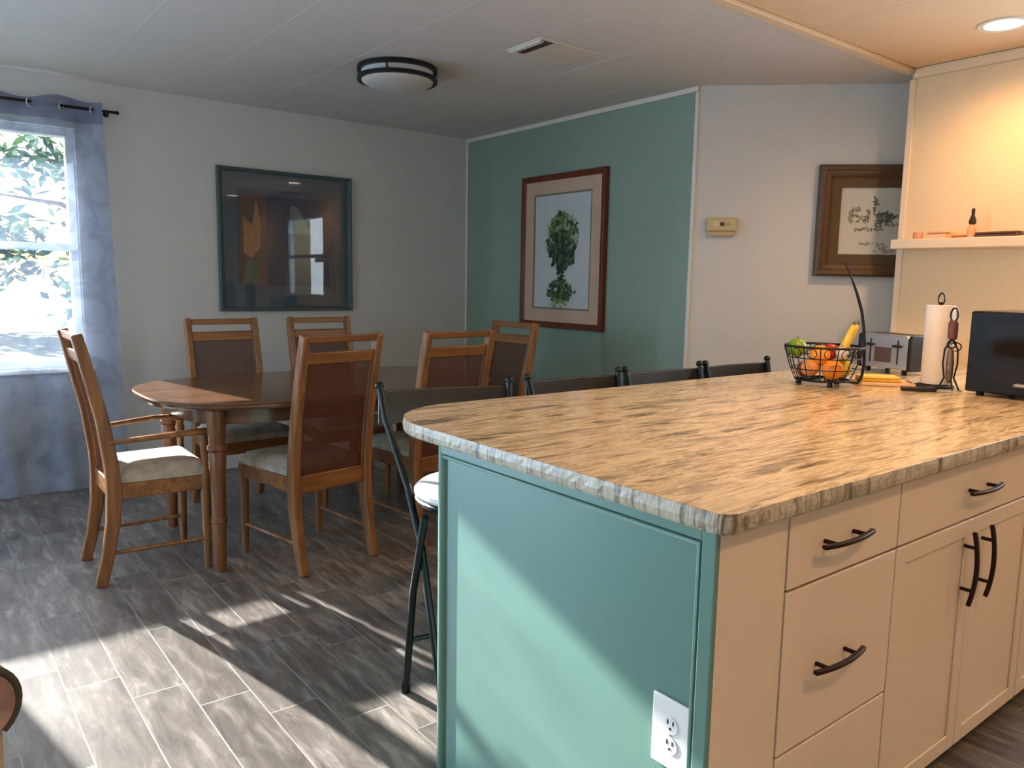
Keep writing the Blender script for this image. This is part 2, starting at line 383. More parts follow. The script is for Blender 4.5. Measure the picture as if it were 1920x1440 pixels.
# ------------------------------------------------------------------ kitchen wall ledge and small things on it
tag(MB().box((XK-.125, 1.34, 1.496), (XK-.0005, 2.006, 1.544)).obj('wall_ledge', trim_k, bevel=.004), 'narrow cream ledge across the kitchen wall, edge of it past the corner', 'shelf')
LZ = 1.544
e = empty('nail_polish_bottle', (4.10, 1.642, LZ), 'small peach bottle with a tall dark cap standing on the wall ledge', 'bottle')
MB().lathe([(.018, 0), (.020, .006), (.020, .046), (.012, .060), (.009, .064)], seg=20).obj('bottle', plain('peach_glass', (226, 160, 120), .2), e)
MB().lathe([(.011, .064), (.017, .070), (.015, .085), (.007, .108), (.008, .130), (.0055, .140)], seg=16).obj('cap', plain('cap_dark', (40, 26, 16), .4), e)
def tray_pts():
    return [(-.10, -.018), (.085, -.03), (.10, -.02), (.10, .02), (.085, .03), (-.10, .018), (-.112, 0)]
e = empty('comb_case', (4.105, 1.522, LZ), 'flat dark brown wooden tray lying at the end of the wall ledge', 'tray', math.radians(-90))
mb = MB(); mb.prism(tray_pts(), 0, .016); mb.obj('base', plain('dark_brown_wood', (70, 38, 20), .4, var=.2, scale=20), e, bevel=.004)
mb = MB(); mb.tube([(x*.93, y*.93, .020) for x, y in tray_pts()], .005, closed=True); mb.obj('rim', plain('dark_brown_rim', (84, 48, 28), .4), e)
e.name = 'small_tray'
e = empty('soap_dish', (4.10, 1.70, LZ), 'low orange-peach soap dish beside the peach bottle on the ledge', 'dish')
MB().lathe([(.020, 0), (.030, .004), (.038, .014), (.034, .014), (.026, .007), (.001, .006)], seg=24, cap=False).obj('dish', plain('peach_ceramic', (214, 140, 96), .3), e)
MB().box((-.018, -.012, .007), (.018, .012, .020)).obj('soap', plain('soap_cream', (232, 190, 150), .6), e, bevel=.006, seg=3)
e = empty('trinket_box', (4.11, 1.80, LZ), 'small faint peach box with a lid, middle of the ledge', 'box')
MB().box((-.022, -.045, 0), (.022, .045, .026)).obj('box', plain('pale_peach', (222, 178, 138), .5), e, bevel=.003)
MB().box((-.024, -.047, .0265), (.024, .047, .036)).obj('lid', plain('pale_peach_lid', (214, 166, 126), .5), e, bevel=.003)
e = empty('votive_candle', (4.10, 1.895, LZ), 'short pinkish candle jar nearest the wall corner on the ledge', 'candle')
MB().lathe([(.020, 0), (.023, .004), (.023, .036), (.020, .036), (.020, .024), (.001, .024)], seg=20, cap=False).obj('jar', plain('pink_wax', (220, 158, 132), .4), e)
MB().tube([(0, 0, .022), (.001, 0, .034)], .0012, 6).obj('wick', slot_m, e)

# ------------------------------------------------------------------ recessed downlights
for i, (x, y) in enumerate(DOWNLIGHTS):
    e = empty('recessed_light', (x, y, H), 'round recessed downlight glowing in the kitchen ceiling' if i == 0 else ['', 'recessed downlight in the ceiling above the middle of the granite countertop', 'recessed downlight in the ceiling before the three-drawer cabinet', 'recessed downlight in the ceiling by the kitchen wall window', 'recessed downlight in the ceiling farthest behind the viewer'][i], 'ceiling light', group='recessed kitchen downlights')
    MB().lathe([(.074, -.004), (.098, -.006), (.102, -.001), (.074, -.001)], seg=40, cap=False).obj('trim_ring', trim_m, e)
    MB().lathe([(.0001, -.0035), (.074, -.0035)], seg=40, cap=False).obj('lens', MATS.get('downlight_glow') or emit('downlight_glow', (1, .86, .66), 9), e)
    light('downlight_lamp', 'SPOT', (x, y, H-.03), 33 if i == 0 else (58 if i == 1 else 33), WARM, (0, 0, -1), size=.06, spot=165)

# ------------------------------------------------------------------ ceiling fixture, vent
e = empty('flush_mount_light', (2.16, 3.78, H), 'round flush ceiling light with two black rings and a frosted white drum', 'ceiling light')
def hoop(r0, r1, z0, z1): return MB().lathe([(r0, z0), (r1, z0), (r1, z1), (r0, z1), (r0, z0)], seg=64, cap=False)
hoop(.195, .212, -.026, -.004).obj('upper_ring', black_m, e)
hoop(.195, .212, -.074, -.054).obj('lower_ring', black_m, e)
MB().lathe([(.19, -.002), (.19, -.07), (.186, -.078), (.16, -.094), (.11, -.105), (.05, -.110), (.001, -.111)], seg=64, cap=False).obj('diffuser', plain('frosted_white', (196, 196, 194), .5), e)
for k in range(4):
    a = PI/4+k*PI/2; MB().tube([(.204*math.cos(a), .204*math.sin(a), -.004), (.204*math.cos(a), .204*math.sin(a), -.076)], .005).obj('ring_post', black_m, e)
e = empty('ceiling_vent', (2.575, 3.01, H), 'white ceiling register with an open dark slot at its left', 'vent', 0)
MB().box((-.18, -.13, -.005), (.18, .13, 0)).obj('plate', plain('vent_white', (214, 206, 194), .5), e, bevel=.002)
MB().box((-.150, -.110, -.0065), (-.085, .110, -.0045)).obj('slot', plain('vent_dark', (62, 52, 46), .7), e, smooth=False)
mb = MB()
for k in range(2): mb.box((-.172+.016*k, -.118, -.018), (-.168+.016*k, .118, -.005), Matrix.Rotation(.5, 4, 'Y'))
mb.obj('louver', plain('vent_white2', (222, 214, 202), .5), e)

# ------------------------------------------------------------------ pictures
def picture(name, label, w, h, frame_w, depth, fm, mats, basis, loc, mat_in=0, matm=None, glassy=False, inner=None):
    """framed picture hung on a wall: local x = width, z = up, -y = outward; basis = rotz"""
    e = empty(name, loc, label, 'picture', basis)
    mb = MB(); W2, H2, fwd = w/2, h/2, depth; rings = []
    for d, y in ((0, 0), (0, -.75), (.06, -.9), (.16, -1), (.42, -.94), (.50, -.84), (.62, -.84), (.82, -.78), (.94, -.66), (1, -.6), (1, 0)):
        a, b = W2-d*frame_w, H2-d*frame_w
        rings.append([mb.bm.verts.new(q) for q in ((-a, y*depth, -b), (a, y*depth, -b), (a, y*depth, b), (-a, y*depth, b))])
    for A, B in zip(rings, rings[1:]+rings[:1]):
        for k in range(4): mb.bm.faces.new((A[k], A[(k+1) % 4], B[(k+1) % 4], B[k]))
    mb.obj('frame', fm, e, smooth=False)
    iw, ih = W2-frame_w, H2-frame_w
    if matm:
        mb = MB(); m = mat_in
        for a, b in (((-iw, -ih), (iw, -ih+m)), ((-iw, ih-m), (iw, ih)), ((-iw, -ih+m), (-iw+m, ih-m)), ((iw-m, -ih+m), (iw, ih-m))):
            mb.box((a[0], -fwd*.55, a[1]), (b[0], -fwd*.45, b[1]))
        mb.obj('mat_board', matm, e, smooth=False); iw -= m; ih -= m
        if inner:
            mb = MB(); m = .012
            for a, b in (((-iw, -ih), (iw, -ih+m)), ((-iw, ih-m), (iw, ih)), ((-iw, -ih+m), (-iw+m, ih-m)), ((iw-m, -ih+m), (iw, ih-m))):
                mb.box((a[0], -fwd*.5, a[1]), (b[0], -fwd*.42, b[1]))
            mb.obj('inner_mat', inner, e, smooth=False); iw -= m; ih -= m
    MB().box((-iw, -fwd*.4, -ih), (iw, -fwd*.34, ih)).obj('artwork', mats, e, smooth=False)
    if glassy:
        MB().quad([(-W2+frame_w, -fwd*.74, -H2+frame_w), (W2-frame_w, -fwd*.74, -H2+frame_w), (W2-frame_w, -fwd*.74, H2-frame_w), (-W2+frame_w, -fwd*.74, H2-frame_w)]).obj('glass', glassy, e, smooth=False)
    return e, iw, ih, -fwd*.4-.0006
def blobs(name, parent, items, y, mats, seed=1):
    """flat brush-stroke shapes printed on the paper: items = (x, z, sx, sz, n, size, matindex list)"""
    rnd = random.Random(seed); mb = MB(); k = 0
    for (cx, cz, sx, sz, n, size, ms) in items:
        for _ in range(n):
            a = rnd.uniform(0, 2*PI); q = math.sqrt(rnd.random())
            px, pz = cx+sx*q*math.cos(a), cz+sz*q*math.sin(a); s_ = size*rnd.uniform(.5, 1.3); th = rnd.uniform(0, PI)
            m = rnd.randint(5, 8); k += 1; yy = y-.000004*k
            pts = []
            for j in range(m):
                b = 2*PI*j/m; rr = s_*rnd.uniform(.55, 1.1)
                ux, uz = rr*math.cos(b), rr*.55*math.sin(b)
                pts.append((px+ux*math.cos(th)-uz*math.sin(th), yy, pz+ux*math.sin(th)+uz*math.cos(th)))
            mb.mi = rnd.choice(ms); mb.quad(pts)
    return mb.obj(name, mats, parent, smooth=False)
def ink(name, c): return plain(name, c, .8, var=.15, scale=40)
# 1: large dark picture on the window wall
e, iw, ih, y0 = picture('framed_picture', 'large square dark slate abstract picture behind reflecting glass', .95, .94, .028, .035, plain('slate_frame', (66, 84, 88), .4),
        plain('art_slate', (60, 76, 92), .7, var=.25, scale=3), 0, (2.133, YW-.001, 1.537), .10, plain('art_mat_slate', (76, 90, 98), .8), art_glass)
mb = MB(); mats = [ink('ink_navy', (40, 56, 80)), ink('ink_tan', (158, 116, 78)), ink('ink_brown', (92, 76, 70)), ink('ink_olive', (84, 96, 74)), ink('ink_grey', (96, 112, 120))]
mb.mi = 2; mb.quad([(-.34, y0, -.30), (-.15, y0, -.30), (-.15, y0, .30), (-.34, y0, .30)])
mb.mi = 1; mb.quad([(-.31, y0-.0004, -.08), (-.26, y0-.0004, -.12), (-.20, y0-.0004, -.05), (-.19, y0-.0004, .12), (-.22, y0-.0004, .27), (-.25, y0-.0004, .10), (-.31, y0-.0004, .16)])
mb.mi = 3; mb.quad([(-.32, y0-.0005, -.29), (-.20, y0-.0005, -.29), (-.19, y0-.0005, -.14), (-.30, y0-.0005, -.13)])
mb.mi = 0; mb.quad([(-.15, y0-.0002, -.30), (.30, y0-.0002, -.30), (.30, y0-.0002, .30), (-.15, y0-.0002, .30)])
mb.mi = 4; mb.quad([(.0, y0-.0006, .06), (.17, y0-.0006, .06), (.07, y0-.0006, .24), (.02, y0-.0006, .25)])
mb.obj('painted_shape', mats, e, smooth=False)
# 2: tree watercolour on the teal wall
e, iw, ih, y0 = picture('framed_picture', 'tall tree watercolour in a reddish wood frame with pink mat on the teal wall', .855, 1.06, .042, .042,
        wood('cherry_frame', (84, 34, 18), (124, 58, 32), .3, 3), plain('art_paper', (206, 208, 210), .8, var=.02), -PI/2, (XT-.001, 4.077, 1.508), .088, plain('mat_pink', (208, 176, 152), .85), art_glass_soft, inner=plain('inner_mat_green', (120, 124, 100), .8))
gm = [ink('leaf_dark', (48, 70, 52)), ink('leaf_mid', (80, 108, 62)), ink('leaf_light', (134, 150, 84)), ink('leaf_olive', (104, 118, 58)), ink('leaf_black', (36, 48, 46)), ink('leaf_pale', (160, 172, 132))]
blobs('painted_tree', e, [(0, -.02, .055, .10, 60, .030, [4, 0]), (-.01, .16, .11, .10, 120, .030, [1, 2, 3, 0]), (0, .04, .15, .11, 200, .030, [0, 4, 1, 0]), (.02, -.05, .12, .07, 90, .028, [0, 4, 1]),
      (.10, .12, .07, .12, 60, .022, [1, 5, 0]), (-.14, .10, .05, .08, 22, .016, [5, 2]), (-.01, -.16, .028, .08, 40, .020, [4, 0]), (.03, -.16, .012, .07, 16, .014, [0]),
      (-.01, -.27, .12, .075, 130, .028, [1, 3, 0, 4]), (-.02, -.36, .09, .03, 30, .018, [5, 2]), (.12, -.28, .04, .02, 8, .014, [5, 1]), (.05, -.395, .035, .004, 10, .008, [4])], y0, gm, 3)
# 3: ink sketch of a boat on the angled wall
e, iw, ih, y0 = picture('framed_picture', 'grey ink sketch of boats in a wide brown frame on the angled wall', .66, .615, .072, .055,
        wood('walnut_frame', (72, 52, 32), (98, 72, 46), .4, 3, 'x'), plain('sketch_paper', (196, 196, 188), .85, var=.02), math.radians(-45), (4.347, 2.243, 1.665), .052, plain('mat_brown', (88, 68, 46), .7), False)
im = [ink('ink_a', (112, 112, 100)), ink('ink_b', (148, 146, 130)), ink('ink_c', (84, 82, 74))]
blobs('painted_boat', e, [(-.12, .03, .035, .05, 26, .018, [0, 1]), (-.065, .03, .02, .04, 18, .014, [0]), (-.02, .09, .010, .06, 26, .012, [0, 2]), (.0, .0, .02, .05, 20, .016, [0]),
      (.05, .02, .04, .03, 40, .016, [0, 2]), (-.05, -.045, .08, .008, 34, .012, [1, 0]), (.10, -.02, .08, .006, 26, .010, [1, 0]), (-.06, -.125, .05, .006, 12, .012, [1]), (.05, -.15, .07, .03, 22, .014, [1]), (.14, .02, .05, .03, 22, .014, [1, 0])], y0, im, 5)

# thermostat
e = empty('thermostat', (3.745-.002, 2.846-.002, 1.625), 'small beige wall thermostat beside the edge of the teal wall', 'thermostat', math.radians(-45))
MB().box((-.084, -.028, -.022), (.084, 0, .052)).obj('body', plastic_b, e, bevel=.006)
MB().box((-.076, -.022, -.050), (.076, 0, -.0225)).obj('cover', plain('thermo_cover', (184, 166, 130), .5), e, bevel=.004)
MB().box((-.05, -.0295, .004), (-.01, -.028, .034)).obj('window_pane', plain('thermo_pale', (214, 204, 164), .3), e, smooth=False)
MB().box((-.01, -.0305, .006), (.015, -.028, .028)).obj('display', plain('thermo_dark', (60, 48, 22), .3), e, bevel=.001)
MB().lathe([(.006, -.034), (.006, -.028)], (.034, 0, .017), 16, 'y').obj('dial', plain('thermo_knob', (138, 118, 74), .5), e)

# ------------------------------------------------------------------ curtain on its rod
RZ = 2.235; RY = YW-.085
e = empty('curtain_rod', (.3, RY, RZ), 'thin black curtain rod above the window', 'curtain rod')
MB().tube([(-1.2, 0, 0), (.77, 0, 0)], .008, 10).obj('rod', black_m, e)
MB().lathe([(.010, .765), (.012, .775), (.006, .785)], seg=12, axis='x').obj('finial', black_m, e)
for bx in (.79,):
    MB().tube([(bx-.06, 0, -.002), (bx-.06, .085, -.002)], .006, 8).lathe([(.016, .078), (.016, .0835)], (bx-.06, 0, -.002), 16, 'y').obj('bracket', black_m, e)
def curtain_mesh(z0, z1, x0, x1t, x1b, nx, nz):
    bm = bmesh.new(); g = []
    for j in range(nz+1):
        t = j/nz; z = z1+(z0-z1)*t; row = []
        x1 = x1t+(x1b-x1t)*((1-(z-.05)/2.2))
        for i in range(nx+1):
            s_ = i/nx; x = x0+(x1-x0)*s_
            ph = (x-x0)/(x1-x0)*2*PI*5.6+.4
            amp = .030*(1-.30*t)
            y = RY + amp*math.sin(ph) + .006*math.sin(ph*2.3+z*3)*t
            zz = z + (.010*math.cos(ph)+.010*math.sin(x*9) if j == 0 else 0)
            row.append(bm.verts.new((x-.3, y-RY, zz-.05)))
        g.append(row)
    for j in range(nz):
        for i in range(nx): bm.faces.new((g[j][i], g[j][i+1], g[j+1][i+1], g[j+1][i]))
    return bm
e = empty('sheer_curtain', (.3, RY, .05), 'sheer blue-grey grommet curtain hanging over the bright window', 'curtain')
mb = MB(); mb.bm.free(); mb.bm = curtain_mesh(.015, 2.155, -.75, .995, 1.05, 220, 40)
c1 = mb.obj('panel', curtain_m, e)
mb = MB(); mb.bm.free(); mb.bm = curtain_mesh(2.155, 2.275, -.75, .992, .995, 220, 4)
hd = mb.obj('header', curtain_top_m, e)
for k in range(12):
    ph = k*PI; x = (ph-.4)/(2*PI*5.6)
    if 0 < x < 1:
        xx = -.75+x*(.993+.75)
        t = MB(); t.tube([(xx-.3+.014*math.cos(a), -.012+.012*math.cos(a), RZ-.05-.004+.022*math.sin(a)) for a in [2*PI*j/20 for j in range(20)]], .0045, 6, closed=True)
        t.obj('grommet', chrome, hd)

# ------------------------------------------------------------------ island: body, teal end panel, cabinets, granite top
IX, IY0, IY1, IT = 1.055, .77, 1.60, .883
e = empty('island_cabinet_body', (0, 0, 0), 'teal end panel and body of the kitchen peninsula under the granite top', 'cabinet')
MB().box((IX+.02, IY0+.025, .10), (4.165, IY1, IT)).box((IX+.02, IY0+.08, 0), (4.165, IY1, .10)).obj('carcass', teal_m, e, smooth=False)
MB().box((IX+.004, IY0+.002, 0), (IX+.022, IY1+.02, IT)).obj('end_panel', teal_m, e, smooth=False)
mb = MB(); mb.box((IX-.010, IY0, 0), (IX+.004, IY0+.030, IT)); mb.box((IX-.008, IY0+.030, IT-.024), (IX+.004, IY1+.018, IT))
mb.obj('end_frame', teal_m, e, bevel=.003)
mb = MB(); mb.tube([(IX-.001, IY0+.040, 0), (IX-.001, IY0+.040, IT-.031), (IX-.001, IY1+.014, IT-.031)], .0055, 8); mb.obj('panel_molding', teal_m, e)
MB().lathe([(.016, 0), (.016, IT)], (IX+.0075, IY1+.022, 0), 20).obj('corner_bead', teal_m, e)

def pull(parent, x, y, z, vertical=False, L=.185):
    """bowed bar pull with two posts, sticking out towards -y"""
    n = 12; pts = []
    for i in range(n+1):
        t = i/n*2-1; q = L/2*t; out = .034-.012*t*t
        pts.append((x, y-out, z+q) if vertical else (x+q, y-out, z))
    mb = MB(); mb.tube(pts, 1, sq=(.011, .008) if not vertical else (.010, .010))
    for sgn in (-1, 1):
        a = sgn*L*.29
        mb.tube([(x, y, z+a), (x, y-.030, z+a)] if vertical else [(x+a, y, z), (x+a, y-.030, z)], .005, 8)
    return mb.obj('handle', bronze, parent, bevel=.0015)
def shaker(mb, x0, x1, z0, z1, y, st=.045, slab=.02):
    mb.box((x0, y+.006, z0), (x1, y+slab, z1))
    mb.box((x0, y, z0), (x0+st, y+.006, z1)); mb.box((x1-st, y, z0), (x1, y+.006, z1))
    mb.box((x0+st, y, z0), (x1-st, y+.006, z0+st)); mb.box((x0+st, y, z1-st), (x1-st, y+.006, z1))
g = .0022
MB().box((IX, IY0, .0), (1.243, IY0+.02, IT)).obj('filler_panel', cab_m, e, bevel=.002)
MB().box((1.245, IY0+.012, .10), (4.165, IY0+.024, IT)).obj('face_frame', gap_m, e, smooth=False)
MB().box((1.245, IY0+.075, 0), (4.165, IY0+.085, .10)).obj('toe_kick', plain('toe_dark', (52, 38, 26), .7), e, smooth=False)
MB().box((1.2445, IY0+.003, .10), (1.262, IY0+.0115, IT)).obj('stile', cab_m, e, smooth=False)
e = empty('drawer_cabinet', (1.48, IY0, 0), 'cream three-drawer base cabinet nearest the teal end panel', 'cabinet'); ex = 1.48
for z0, z1, hz in ((.728, .872, .802), (.393, .722, .550), (.105, .387, .26)):
    d = MB().box((1.266-ex, 0, z0), (1.689-ex, .0105, z1)).obj('drawer', cab_m, e, bevel=.002)
    pull(d, 1.440-ex, 0, hz)
e = empty('door_cabinet', (2.1, IY0, 0), 'cream base cabinet with one drawer above a pair of shaker doors', 'cabinet'); ex = 2.1
d = MB().box((1.695-ex, 0, .728), (2.505-ex, .0105, .872)).obj('drawer', cab_m, e, bevel=.002); pull(d, 2.10-ex, 0, .802)
for x0, x1, hx in ((1.695, 2.0985, 2.048), (2.1015, 2.505, 2.152)):
    mb = MB(); shaker(mb, x0-ex, x1-ex, .105, .722, 0, .042, .0105); d = mb.obj('door', cab_m, e, bevel=.002); pull(d, hx-ex, 0, .605, True, .19)
e = empty('door_cabinet', (2.92, IY0, 0), 'cream base cabinet at the right edge of the picture', 'cabinet'); ex = 2.92
d = MB().box((2.511-ex, 0, .728), (3.32-ex, .0105, .872)).obj('drawer', cab_m, e, bevel=.002); pull(d, 0, 0, .802)
for x0, x1, hx in ((2.511, 2.914, 2.864), (2.917, 3.32, 2.967)):
    mb = MB(); shaker(mb, x0-ex, x1-ex, .105, .722, 0, .042, .0105); d = mb.obj('door', cab_m, e, bevel=.002); pull(d, hx-ex, 0, .605, True, .19)

# granite slab: rounded corners and slightly chiselled edge
def slab_outline():
    X0, X1, Y0, Y1 = 1.030, XK-.004, .742, 1.972
    pts = [(X1, Y0), (X1, Y1)]
    pts += arc((X0+.27, Y1-.27), .27, PI/2, PI, 22)
    pts += [(X0, Y1-.27-(Y1-.27-Y0-.03)*i/70) for i in range(1, 70)]
    pts += arc((X0+.03, Y0+.03), .03, PI, 1.5*PI, 8)
    pts += [(X0+.03+(X1-X0-.03)*i/150, Y0) for i in range(1, 150)]
    return pts
rnd = random.Random(4); o0 = slab_outline(); n = len(o0); bm = bmesh.new(); layers = []
ctr = Vector((2.6, 1.35))
def inset(p, d):
    q = Vector(p); x, y = q
    if x < 1.33 and y > 1.68:
        c = Vector((1.30, 1.702)); return tuple(q-(q-c).normalized()*d)
    return (x+(d if x < 1.1 else 0), y+(d if y < .80 else (-d if y > 1.96 else 0)))
for zz, ins, jit in ((.8835, .003, .0004), (.889, .000, .0007), (.900, -.001, .0009), (.911, .000, .0007), (.9192, .0015, .0004), (.920, .0035, .0002)):
    ring = []
    for p in o0:
        q = inset(p, ins + (rnd.uniform(-jit, jit) if p[0] < XK-.05 else 0)); ring.append(bm.verts.new((q[0], q[1], zz)))
    layers.append(ring)
for A, B in zip(layers, layers[1:]):
    for j in range(n): bm.faces.new((A[j], A[(j+1) % n], B[(j+1) % n], B[j]))
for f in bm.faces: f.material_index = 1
bm.faces.new(layers[0][::-1]); bm.faces.new(layers[-1])
mb = MB(); mb.bm.free(); mb.bm = bm
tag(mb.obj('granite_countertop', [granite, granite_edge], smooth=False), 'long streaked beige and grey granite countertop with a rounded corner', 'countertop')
CT = .920

# outlet on the teal end panel
e = empty('wall_outlet', (IX+.004, .852, .478), 'white double electrical outlet on the teal end panel', 'outlet', -PI/2)
MB().box((-.046, -.0075, -.068), (.046, 0, .068)).obj('cover_plate', plastic_w, e, bevel=.004, seg=3)
for s_ in (1, -1):
    f = MB().lathe([(.0165, -.0095), (.0175, -.0085), (.0175, -.0070)], (0, 0, s_*.0195), 28, 'y').obj('socket', plastic_w, e)
    MB().box((-.0075, -.0104, s_*.0195+.001), (-.005, -.0093, s_*.0195+.010)).box((.005, -.0104, s_*.0195+.002), (.0075, -.0093, s_*.0195+.010)).lathe([(.0026, -.0104), (.0026, -.0093)], (0, 0, s_*.0195-.0065), 12, 'y').obj('slot', slot_m, f, smooth=False)
MB().lathe([(.003, -.0088), (.003, -.0072)], (0, 0, 0), 12, 'y').obj('screw', chrome, e)

# ------------------------------------------------------------------ dining chairs
def make_chair(arms, label, loc, rz, depth=None):
    e = empty('dining_armchair' if arms else 'dining_chair', loc, label, 'chair', rz)
    W2, D = .205, (depth or .43)     # half width at posts, depth
    def post_pts(x):
        return [(x, -.065, 0), (x, -.035, .12), (x, -.008, .27), (x, 0, .40), (x, -.004, .50), (x, -.030, .70), (x, -.068, .88), (x, -.108, 1.055)]
    for s_ in (-1, 1):
        mb = MB(); mb.tube(post_pts(s_*(W2-.016)), [.95, 1, 1.15, 1.2, 1.15, 1.05, 1, .9], sq=(.036, .048)); mb.obj('rear_post', oak, e, bevel=.006)
    fx = W2+.018
    for s_ in (-1, 1):
        mb = MB(); prof = [(.013, 0), (.016, .05), (.018, .20), (.022, .33), (.019, .36), (.023, .385), (.023, .43)]
        if arms: prof += [(.018, .46), (.014, .49), (.017, .54), (.021, .575), (.016, .59), (.022, .612)]
        mb.lathe(prof, (s_*(fx-.02), D-.02, 0), 16); mb.obj('front_leg', oak, e)
    # seat rails
    MB().box((-fx+.01, D-.032, .362), (fx-.01, D-.010, .428)).obj('seat_rail', oak_x, e, bevel=.004)
    for s_ in (-1, 1):
        mb = MB(); mb.prism([(s_*(W2-.022), .0), (s_*(W2-.004), .0), (s_*(fx-.008), D-.02), (s_*(fx-.028), D-.02)][::s_], .362, .428)
        mb.obj('side_rail', oak_x, e, bevel=.004)
    # cushion
    bm = MB(); N = 14
    g = []
    for j in range(N+1):
        row = []
        for i in range(N+1):
            u, v = i/N*2-1, j/N*2-1
            w = (W2-.012)+(fx-W2+.010)*(v+1)/2
            y = .02+(D-.018)*(v+1)/2; k = max(abs(u), abs(v)); h = .470+.030*(1-k**4)-.012*(1 if k > .999 else 0)
            row.append(bm.bm.verts.new((u*w, y, h)))
        g.append(row)
    for j in range(N):
        for i in range(N): bm.bm.faces.new((g[j][i], g[j][i+1], g[j+1][i+1], g[j+1][i]))
    bd = [g[0][i] for i in range(N)]+[g[j][N] for j in range(N)]+[g[N][i] for i in range(N, 0, -1)]+[g[j][0] for j in range(N, 0, -1)]
    lo = [bm.bm.verts.new((v.co.x, v.co.y, .430)) for v in bd]
    for i in range(len(bd)): bm.bm.faces.new((bd[i], bd[(i+1) % len(bd)], lo[(i+1) % len(bd)], lo[i]))
    bm.bm.faces.new(lo)
    bm.obj('cushion', fabric, e)
    # back: top rail, slot, second rail, cane panel, lower rail
    def bar(name, z0, z1, y0, y1, t, m=oak_x, inset=.030, par=e):
        mb = MB(); n = 8; x0 = W2-inset
        for i in range(n):
            pass
        mb.prism([(y0-t/2, z0), (y0+t/2, z0), (y1+t/2, z1), (y1-t/2, z1)], -x0, x0, axis='x'); return mb.obj(name, m, par, bevel=min(.005, t*.25))
    bar('top_rail', 1.020, 1.052, -.100, -.107, .026)
    bar('upper_rail', .928, .980, -.079, -.091, .022)
    bar('lower_rail', .352, .432, 0.0, -.002, .022)
    mb = MB(); P_ = [(-.001, .432), (-.008, .54), (-.030, .70), (-.050, .80), (-.079, .928)]; x0 = W2-.030
    n = len(P_); A = [mb.bm.verts.new((-x0, y, z)) for y, z in P_]; B = [mb.bm.verts.new((x0, y, z)) for y, z in P_]
    for i in range(n-1): mb.bm.faces.new((A[i], B[i], B[i+1], A[i+1]))
    mb.obj('cane_panel', cane, e)
    for s_ in (-1, 1): MB().tube([(s_*(x0-.004), y, z) for y, z in P_], .005, 6).obj('panel_bead', oak, e)
    # stretchers
    for s_ in (-1, 1): MB().tube([(s_*(W2-.016), -.03, .135), (s_*(fx-.02), D-.02, .135)], .009, 8).obj('stretcher', oak, e)
    if arms:
        for s_ in (-1, 1):
            mb = MB(); pts = [(s_*(W2-.008), -.020, .606), (s_*(W2+.008), .10, .614), (s_*(fx+.010), .26, .624), (s_*(fx-.012), D+.010, .620)]
            mb.tube(pts, [.8, .9, 1.0, 1.15], sq=(.042, .022)); mb.obj('armrest', oak, e, bevel=.007)
    return e
make_chair(True, 'wooden armchair at the left end of the table beside the sheer curtain', (.650, 3.677, 0), math.radians(-91), .385)
src = make_chair(False, 'oak cane-back chair nearest the camera, seen from behind', (1.484, 3.205, 0), math.radians(9))
src['group'] = 'cane-back chairs along the two long sides of the table'
dup(src, (2.115, 3.215, 0), math.radians(3), 'oak cane-back chair seen from behind, just past the nearest one')
dup(src, (1.455, 4.48, 0), math.radians(180), 'cane-back chair below the left half of the dark slate picture')
dup(src, (2.055, 4.48, 0), math.radians(180), 'cane-back chair below the right edge of the dark slate picture')
make_chair(True, 'wooden chair at the far right end of the table by the teal wall', (2.815, 3.69, 0), math.radians(90))

# ------------------------------------------------------------------ dining table
e = empty('dining_table', (1.72, 3.77, 0), 'long oval brown wooden dining table with turned legs', 'table')
def sup(a, b, n_, N=96):
    r = []
    for i in range(N):
        t = 2*PI*i/N; c, s_ = math.cos(t), math.sin(t)
        r.append((a*abs(c)**(2/n_)*(1 if c > 0 else -1), b*abs(s_)**(2/n_)*(1 if s_ > 0 else -1)))
    return r
mb = MB(); rings = []
for a, b, z in ((.865, .505, .724), (.885, .525, .728), (.893, .533, .738), (.893, .533, .748), (.898, .538, .753), (.894, .534, .760)):
    rings.append([mb.bm.verts.new((x, y, z)) for x, y in sup(a, b, 3.2)])
for A, B in zip(rings, rings[1:]):
    for j in range(96): mb.bm.faces.new((A[j], A[(j+1) % 96], B[(j+1) % 96], B[j]))
mb.bm.faces.new(rings[0][::-1]); mb.bm.faces.new(rings[-1])
mb.obj('table_top', table_w, e)
mb = MB(); A = sup(.76, .44, 4.5); Bq = sup(.74, .42, 4.5); v = [[mb.bm.verts.new((x, y, z)) for x, y in q] for q, z in ((A, .655), (A, .7235), (Bq, .7235), (Bq, .655))]
for k in range(4):
    P1, P2 = v[k], v[(k+1) % 4]
    for j in range(96): mb.bm.faces.new((P1[j], P1[(j+1) % 96], P2[(j+1) % 96], P2[j]))
mb.obj('apron', table_w, e)
for sx in (-1, 1):
    for sy in (-1, 1):
        MB().lathe([(.022, 0), (.026, .02), (.030, .22), (.035, .225), (.035, .24), (.030, .245), (.033, .42), (.038, .53), (.034, .54), (.042, .55), (.042, .565), (.034, .575), (.036, .60), (.040, .65), (.040, .723)], (sx*.68, sy*.385, 0), 24).obj('leg', table_leg_w, e)

